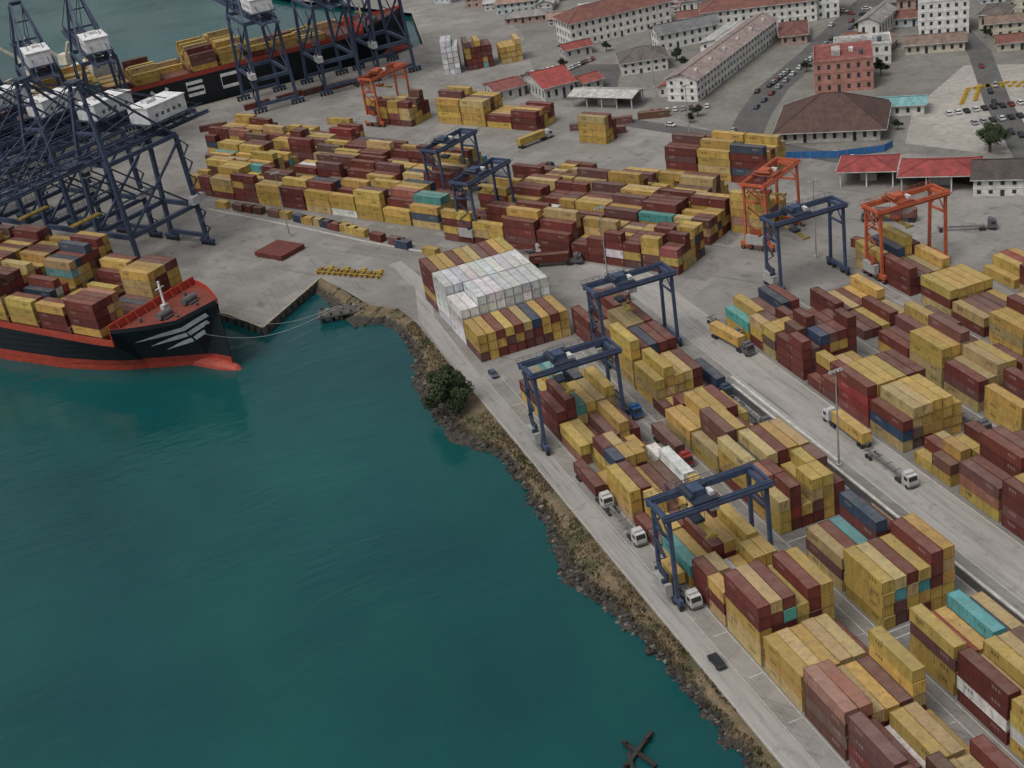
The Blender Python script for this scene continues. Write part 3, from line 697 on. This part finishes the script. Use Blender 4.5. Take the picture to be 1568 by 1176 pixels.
RR=(.18,.07,.055)
building('white_hotel_building',(257,598),52,19,11.5,-2,'hip',RR,(.66,.65,.61),5,3)
building('white_office_building',(312,556),52,17,9.5,-28,'hip',RR,(.66,.65,.61),4.5,3)
building('grey_roof_building',(272,553),28,12,7.5,-10,'gable',(.15,.155,.16),(.64,.64,.61),3,2)
building('brown_roof_house',(240,531),20,16,5.5,-20,'hip',(.13,.11,.10),(.62,.61,.58),4,2)
building('long_gallery_building',(264,501),88,13,9,38.6,'gable',(.30,.235,.215),(.68,.67,.64),2.6,3)
building('flat_white_building',(282,530),30,14,6,38,'gable',(.45,.45,.44),(.66,.66,.63),1.6,2)
building('red_roof_house',(237,489),20,11,4,38,'gable',(.30,.09,.06),(.6,.55,.5),2,1)
building('white_canopy_shed',(206,494),28,11,5,-52,'gable',(.46,.45,.42),(.5,.5,.48),1.6,1,open_=True)
building('red_roof_shed',(195,531),14,27,6,0,'gable',(.31,.055,.05),(.5,.5,.48),4,1)
building('red_roof_shed',(179,543),13,16,4.5,0,'gable',(.22,.07,.06),(.5,.5,.48),2,1)
building('red_roof_shed',(210,523),9,10,4,5,'gable',(.27,.06,.05),(.5,.5,.48),2,1)
building('red_roof_shed',(228,578),13,9,4,-5,'gable',(.24,.05,.045),(.5,.5,.48),2,1)
building('pink_building',(286,446),22,22,12,-32,'flat',(.25,.07,.06),(.40,.20,.165),0,3)
building('brown_pavilion',(253,402),34,27,4.5,-38,'hip',(.085,.042,.034),(.6,.58,.54),9,1,2.5)
building('turquoise_roof_shed',(277,404),26,10,4,-38,'gable',(.17,.36,.37),(.6,.6,.56),1.5,1)
building('red_gate_canopy',(234,352),17,14,5.5,-40,'hip',(.29,.05,.045),(.6,.6,.58),2.5,1,open_=True)
building('red_gate_canopy',(248,334),23,15,5.5,-40,'hip',(.29,.05,.045),(.6,.6,.58),2.5,1,open_=True)
building('dark_roof_gatehouse',(261,318),20,15,5.5,-40,'gable',(.07,.055,.05),(.6,.59,.56),3.5,2)
building('white_apartment_block',(332,548),30,16,14,-30,'flat',(.42,.41,.39),(.66,.66,.64),0,4)
building('white_apartment_block',(356,478),20,16,14,-35,'flat',(.4,.4,.38),(.68,.68,.66),0,4)
building('white_terrace_building',(308,466),22,14,8,-32,'flat',(.3,.3,.29),(.66,.65,.62),0,2)
def sdist(u,v):
    b=1e9; q=Vector((u,v))
    for pts,w in STREETS:
        for p0,p1 in zip(pts,pts[1:]):
            a=Vector(p0);d=Vector(p1)-a; t=max(0,min(1,(q-a).dot(d)/d.length_squared)); b=min(b,(q-a-d*t).length-w/2)
    return b
for i in range(1100):
    u,v=(ru(225,560),ru(600,1000)) if rnd()<.4 else (ru(262,480),ru(430,640))
    if v>860 and u<270: continue
    if u<365 and v<448 and not(u>345 and v>430): continue
    if u<285 and v<520: continue
    w=ru(8,24) ; d=ru(7,12); r=(w+d)/2*.6
    if sdist(u,v)<d*.55+1 or any(math.hypot(c[0]-u,c[1]-v)<r+q+.3 for c,q in OCC): continue
    building('town_house',(u,v),w,d,random.choice([3.5,3.5,4,6,6,8]),random.choice([-30,-30,60,-34,38]),random.choice(['gable','gable','hip','flat']),random.choice([RR,RR,(.26,.25,.24),(.13,.11,.1),(.24,.10,.07),(.40,.40,.39),(.2,.14,.11),(.32,.20,.16)]),random.choice([(.64,.63,.60),(.64,.63,.60),(.56,.52,.43),(.45,.32,.27),(.50,.55,.55)]),2.2,random.choice([1,2]))
# ---------------------------------------------------------------- trees
def leafmat():
    m,nt,b=newmat('foliage'); a=N(nt,'ShaderNodeAttribute',attribute_name='Col').outputs['Color']; nt.links.new(a,b.inputs['Base Color']); b.inputs['Roughness'].default_value=.8; b.inputs['Specular IOR Level'].default_value=.2; return m
LEAF=leafmat()
def tree(name,h,r,nl,seed,low=False):
    random.seed(seed); m=MB(); bk=(.10,.075,.055)
    th=h*.4 if not low else h*.15
    m.cyl((0,0,-.2),(.2,.1,th),r*.07+.12,bk,8,r*.05+.08); cl=[]
    for i in range(26):
        a=rnd()*6.283; q=r*math.sqrt(rnd())*.82; z=th+(h-th)*(.1+.75*rnd()*(1-(q/r)**2*.6)); c=Vector((math.cos(a)*q,math.sin(a)*q,z)); cl.append((c,r*ru(.18,.38),ru(.55,1.35)))
        if i<9: mid=Vector((c.x*.45,c.y*.45,th+(c.z-th)*.4)); m.cyl((.2,.1,th*.9),mid,.14,bk,5,.1); m.cyl(mid,c,.1,bk,5,.04)
    for i in range(nl):
        c,cr,sh=random.choice(cl); d=Vector((random.gauss(0,1),random.gauss(0,1),random.gauss(0,1))).normalized()*cr*ru(.35,1.1); d.z*=.8; p=c+d
        s=ru(.14,.32); n1=Vector((random.gauss(0,1),random.gauss(0,1),random.gauss(0,1))).normalized(); n2=n1.orthogonal().normalized()
        g=sh*ru(.7,1.3); m.poly([p+n1*s,p+n2*s*.6,p-n1*s,p-n2*s*.6],(.042*g,.056*g,.027*g))
    return m.mesh(name,LEAF)
T1=tree('treeA',9,5.2,9000,3); T2=tree('treeB',9.5,4.8,14000,5,True); T3=tree('treeC',7,3.2,3500,8)
random.seed(11)
obj('shore_tree',T2,(68.6,290,-.6)).scale=(1.3,1.25,1.35)
o=obj('broadleaf_tree',T1,(276,346,0)); o.scale=(1.1,1.1,1.1)
tr=[(252,515,.8),(256,530,.8),(292,560,.9),(225,452,.7),(219,447,.6),(284,470,.7),(262,428,.7),(268,385,.6),(330,500,.9),(214,560,.7),(372,470,.9),(300,600,.9),(240,570,.7),(208,540,.6),(246,545,.7)]
for i in range(60):
    u,v=ru(280,480),ru(430,760)
    if sdist(u,v)>1 and not any(math.hypot(c[0]-u,c[1]-v)<q*.8 for c,q in OCC): tr.append((u,v,ru(.5,1.0)))
for u,v,s in tr:
    o=obj('street_tree',T3,(u,v,0),rnd()*6); o.scale=(s,s,s)
# ---------------------------------------------------------------- vehicles
def car_mesh(col):
    m=MB(); bl=(.02,.025,.03)
    prof=[(-2.1,.35),(2.1,.35),(2.15,.75),(1.2,.92),(-1.9,.98),(-2.15,.8)]
    n=len(prof); vs=[(x,-.85,z) for x,z in prof]+[(x,.85,z) for x,z in prof]
    m.add(vs,[tuple(range(n)),tuple(range(2*n-1,n-1,-1))]+[(i,(i+1)%n,n+(i+1)%n,n+i) for i in range(n)],col)
    vs=[(-1.75,-.8,.95),(1.1,-.8,.93),(.45,-.66,1.45),(-1.3,-.66,1.47),(-1.75,.8,.95),(1.1,.8,.93),(.45,.66,1.45),(-1.3,.66,1.47)]
    m.add(vs,[(0,1,2,3),(7,6,5,4),(1,5,6,2),(4,0,3,7)],bl); m.add([vs[3],vs[2],vs[6],vs[7]],[(0,1,2,3)],col)
    for x in(-1.35,1.35):
        for y in(-.86,.66): m.cyl((x,y,.33),(x,y+.2,.33),.33,(.02,.02,.02),10)
    return m.mesh('car')
CARS=[car_mesh(c) for c in((.6,.6,.6),(.35,.36,.37),(.03,.03,.035),(.22,.04,.04),(.08,.10,.15),(.65,.65,.64))]
def truck_mesh(cab):
    m=MB(); k=(.03,.03,.03); g=(.16,.16,.16)
    m.box(-6.6,6.1,-.35,.35,1.0,1.35,g)
    for x in(-6.4,-3,0.5,3.5,5.9): m.box(x-.12,x+.12,-1.2,1.2,1.36,1.5,g)
    m.box(4.6,9.6,-.5,.5,.7,1.0,g)
    vs=[(7.2,-1.2,.8),(9.7,-1.2,.8),(9.7,-1.2,1.9),(9.35,-1.15,3.0),(7.2,-1.15,3.1)]
    vs+= [(x,-y,z) for x,y,z in vs]
    m.add(vs,[(0,1,2,3,4),(9,8,7,6,5)]+[(i,(i+1)%5,5+(i+1)%5,5+i) for i in range(5)],cab)
    m.add([(9.72,-1.05,1.95),(9.72,1.05,1.95),(9.4,1.0,2.85),(9.4,-1.0,2.85)],[(0,1,2,3)],k)
    for y in(-1.21,1.19): m.box(8.1,9.2,y,y+.02,1.9,2.7,k)
    m.box(7.3,8.6,-1.0,1.0,3.1,3.5,cab); m.box(9.7,9.85,-1.15,1.15,.5,.95,g)
    for x in(-5.6,-4.4,5.2,6.2,8.9):
        for y in(-1.2,.75): m.cyl((x,y,.5),(x,y+.45,.5),.5,k,12)
    return m.mesh('truck')
def truck(u,v,ang,cab,load=None,L=40):
    root=bpy.data.objects.new('container_truck',None); root.location=(u,v,.02); root.rotation_euler=(0,0,ang); scene.collection.objects.link(root)
    obj('truck_body',truck_mesh(cab),parent=root)
    if load:
        s=Stack(); s.add(-.3,0,1.5,0,L,load); s.build('loaded_container',parent=root)
WC=(.52,.52,.51); GC=(.12,.12,.13); D=A_
truck(141.8,278,D+.12,GC,YEL); truck(144.2,286,D,GC,None); truck(141.5,222,-D,WC,YEL); truck(140.3,207,D,WC,None)
truck(83.7,235,D,WC,MAR); truck(83.7,219,D,WC,None); truck(83.7,195,D,WC,YEL,20); truck(105.6,266,D,(.04,.13,.32),None); truck(105.5,240,D,(.30,.045,.04),MAR)
truck(127.8,262,D,(.05,.07,.1),NAVY); truck(127.6,243,D,GC,None); truck(118,372,-.55,WC,None); truck(108,376,-.6,(.1,.15,.3),NAVY); truck(124,356,-.5,GC,MAR)
truck(152,366,.5,GC,None); truck(163,470,.3,WC,YEL); truck(230,300,-.6,GC,None); truck(66,556,CA,GC,YEL); truck(165,215,D,GC,None); truck(150,432,.6,GC,MAR); truck(220,318,2.4,GC,MAR)
random.seed(5)
def car(u,v,a): obj('parked_car',random.choice(CARS),(u,v,.03),a)
car(84,299,A_); car(79.5,170,A_)
for i in range(17): car(196+i*2.1,548+i*.9,1.2)
for i in range(14): car(198+i*2.4,556-i*.2+8,1.3) if i<8 else car(240+i*3,437+i*2.3+9,.66)
for i in range(12): car(246+i*6.5,444+i*5.4,.7)
for i in range(14): car(300+i*2.6,575+i*1.0,1.0)
for i in range(20): car(290+(i%10)*3.0,372+(i//10)*14-(i%10)*1.0,1.2)
for i in range(60):
    pts,w=random.choice(STREETS); j=int(rnd()*(len(pts)-1)); a=Vector(pts[j]);b=Vector(pts[j+1]); q=a.lerp(b,rnd()); d=(b-a).normalized(); n=Vector((-d.y,d.x))*(w/2-1.4)*random.choice((-1,1,-.4,.4)); car(q.x+n.x,q.y+n.y,math.atan2(d.y,d.x))
for i in range(8): car(214+i*2.7,470-i*1.5,1.1)
# ---------------------------------------------------------------- lamp masts
m=MB(); m.cyl((0,0,0),(0,0,24),.25,(.30,.30,.29),8,.12); m.box(-1.5,1.5,-.12,.12,23.6,23.8,(.4,.4,.4)); m.box(-.5,.5,-.5,.5,0,.8,(.45,.44,.42))
for x in(-1.3,-.5,.5,1.3): m.box(x-.25,x+.25,-.3,.3,23.2,23.6,(.5,.5,.5))
LM=m.mesh('mast')
for u,v in((132.6,213),(132.6,333),(60,440),(188,310),(205,420),(40,560),(230,500)): obj('light_mast',LM,(u,v,0))
# ---------------------------------------------------------------- pier details
m=MB()
for k in range(3): m.box(-6.5,6.5,-5.5,5.5,.3+k*.5,.7+k*.5,(.15,.04,.03))
for x in(-5,0,5): m.box(x-.3,x+.3,-5.6,5.6,0,.3,(.1,.03,.03))
obj('hatch_cover_pile',m.mesh('hc'),(54,428,0),CA)
m=MB()
for k in range(12):
    x=k*2.1; m.box(x,x+.4,-1.4,1.4,0,1.3,(.42,.29,.06)); m.beam((x,-1.4,1.3),(x+2.1,-1.4,1.3),.2,.2,(.42,.29,.06)); m.beam((x,1.4,1.3),(x+2.1,1.4,1.3),.2,.2,(.42,.29,.06))
    if k%3==0: m.box(x+.5,x+1.8,-.8,.8,0,1.8,(.25,.14,.05))
    if k%3==1: m.box(x,x+1.6,2.2,4,0,1.1,(.40,.27,.06))
obj('yellow_spreader_frame',m.mesh('sp'),(61,401,0),math.radians(-48))
m=MB(); dkw=(.06,.052,.045)
m.box(-7,7,-3,3,-.6,0,(.10,.095,.085))
for x in range(-6,8,3):
    for y in(-2.5,2.5): m.cyl((x,y,-6),(x,y,.8),.35,dkw,8)
for x in(-4,0,4): m.box(x-.5,x+.5,-.5,.5,0,1.1,(.2,.2,.2))
m.beam((5,2,-.2),(16,12,-.2),1.2,.3,(.12,.11,.1))
obj('mooring_dolphin',m.mesh('dol'),(60,368,-.2),math.radians(-15))
m=MB()
for a,b in((Vector((17,348,13.5)),Vector((58,367,1))),(Vector((24,354,15)),Vector((60,369,1)))):
    prev=None
    for i in range(17):
        t=i/16; p=a.lerp(b,t); p.z-=5.5*math.sin(math.pi*t)*(1-.4*t)
        if prev: m.cyl(prev,p,.07,(.5,.5,.48),5)
        prev=p
obj('mooring_rope',m.mesh('rope'))
m=MB()
for a,b in(((-5,0,-2.2),(5,1,-1.7)),((-1,-4,-2.1),(.6,4,-1.8)),((-4,-1.6,-2.3),(-1,1.6,-1.8))): m.beam(a,b,.7,.5,(.035,.03,.027))
for x,y in((-4,0),(0,0),(3,.6),(.3,3)): m.cyl((x,y,-5),(x,y,-1.1),.35,(.04,.033,.03),7)
obj('pier_ruin',m.mesh('ruin'),(58.6,159,0),.5)
# ---------------------------------------------------------------- world, sun, camera
w=bpy.data.worlds.new('World'); scene.world=w; w.use_nodes=True; nt=w.node_tree; bg=nt.nodes['Background']
sky=nt.nodes.new('ShaderNodeTexSky'); sky.sky_type='NISHITA'; sky.sun_disc=False
az=math.radians(250); el=math.radians(58)
sky.sun_elevation=el; sky.sun_rotation=az; sky.dust_density=6; sky.air_density=1.2; sky.ozone_density=.6
hs=nt.nodes.new('ShaderNodeHueSaturation'); hs.inputs['Saturation'].default_value=.30
nt.links.new(sky.outputs[0],hs.inputs['Color']); nt.links.new(hs.outputs[0],bg.inputs[0]); bg.inputs[1].default_value=.115
sl=bpy.data.lights.new('sun','SUN'); sl.energy=1.05; sl.angle=math.radians(26); sl.color=(1,.96,.91)
so=bpy.data.objects.new('sun',sl); scene.collection.objects.link(so)
sd=Vector((math.sin(az)*math.cos(el),math.cos(az)*math.cos(el),math.sin(el))); so.rotation_euler=sd.to_track_quat('Z','Y').to_euler()
th,r,a=.484,-.164,-.288
def uv(P): return Vector((P[0]*math.cos(a)-P[1]*math.sin(a),P[0]*math.sin(a)+P[1]*math.cos(a),P[2]))
F=Vector((0,math.cos(th),-math.sin(th)));R0=Vector((1,0,0));U0=Vector((0,math.sin(th),math.cos(th)))
R=R0*math.cos(r)+U0*math.sin(r);U=-R0*math.sin(r)+U0*math.cos(r)
F,R,U=uv(F),uv(R),uv(U)
M=Matrix(((R.x,U.x,-F.x,0),(R.y,U.y,-F.y,0),(R.z,U.z,-F.z,160),(0,0,0,1)))
cd=bpy.data.cameras.new('camera'); co=bpy.data.objects.new('camera',cd); scene.collection.objects.link(co); co.matrix_world=M
cd.sensor_width=36; cd.lens=36*2050/1568; cd.clip_end=8000; cd.clip_start=1
scene.camera=co
scene.view_settings.view_transform='Standard'; scene.view_settings.look='None'; scene.view_settings.exposure=0
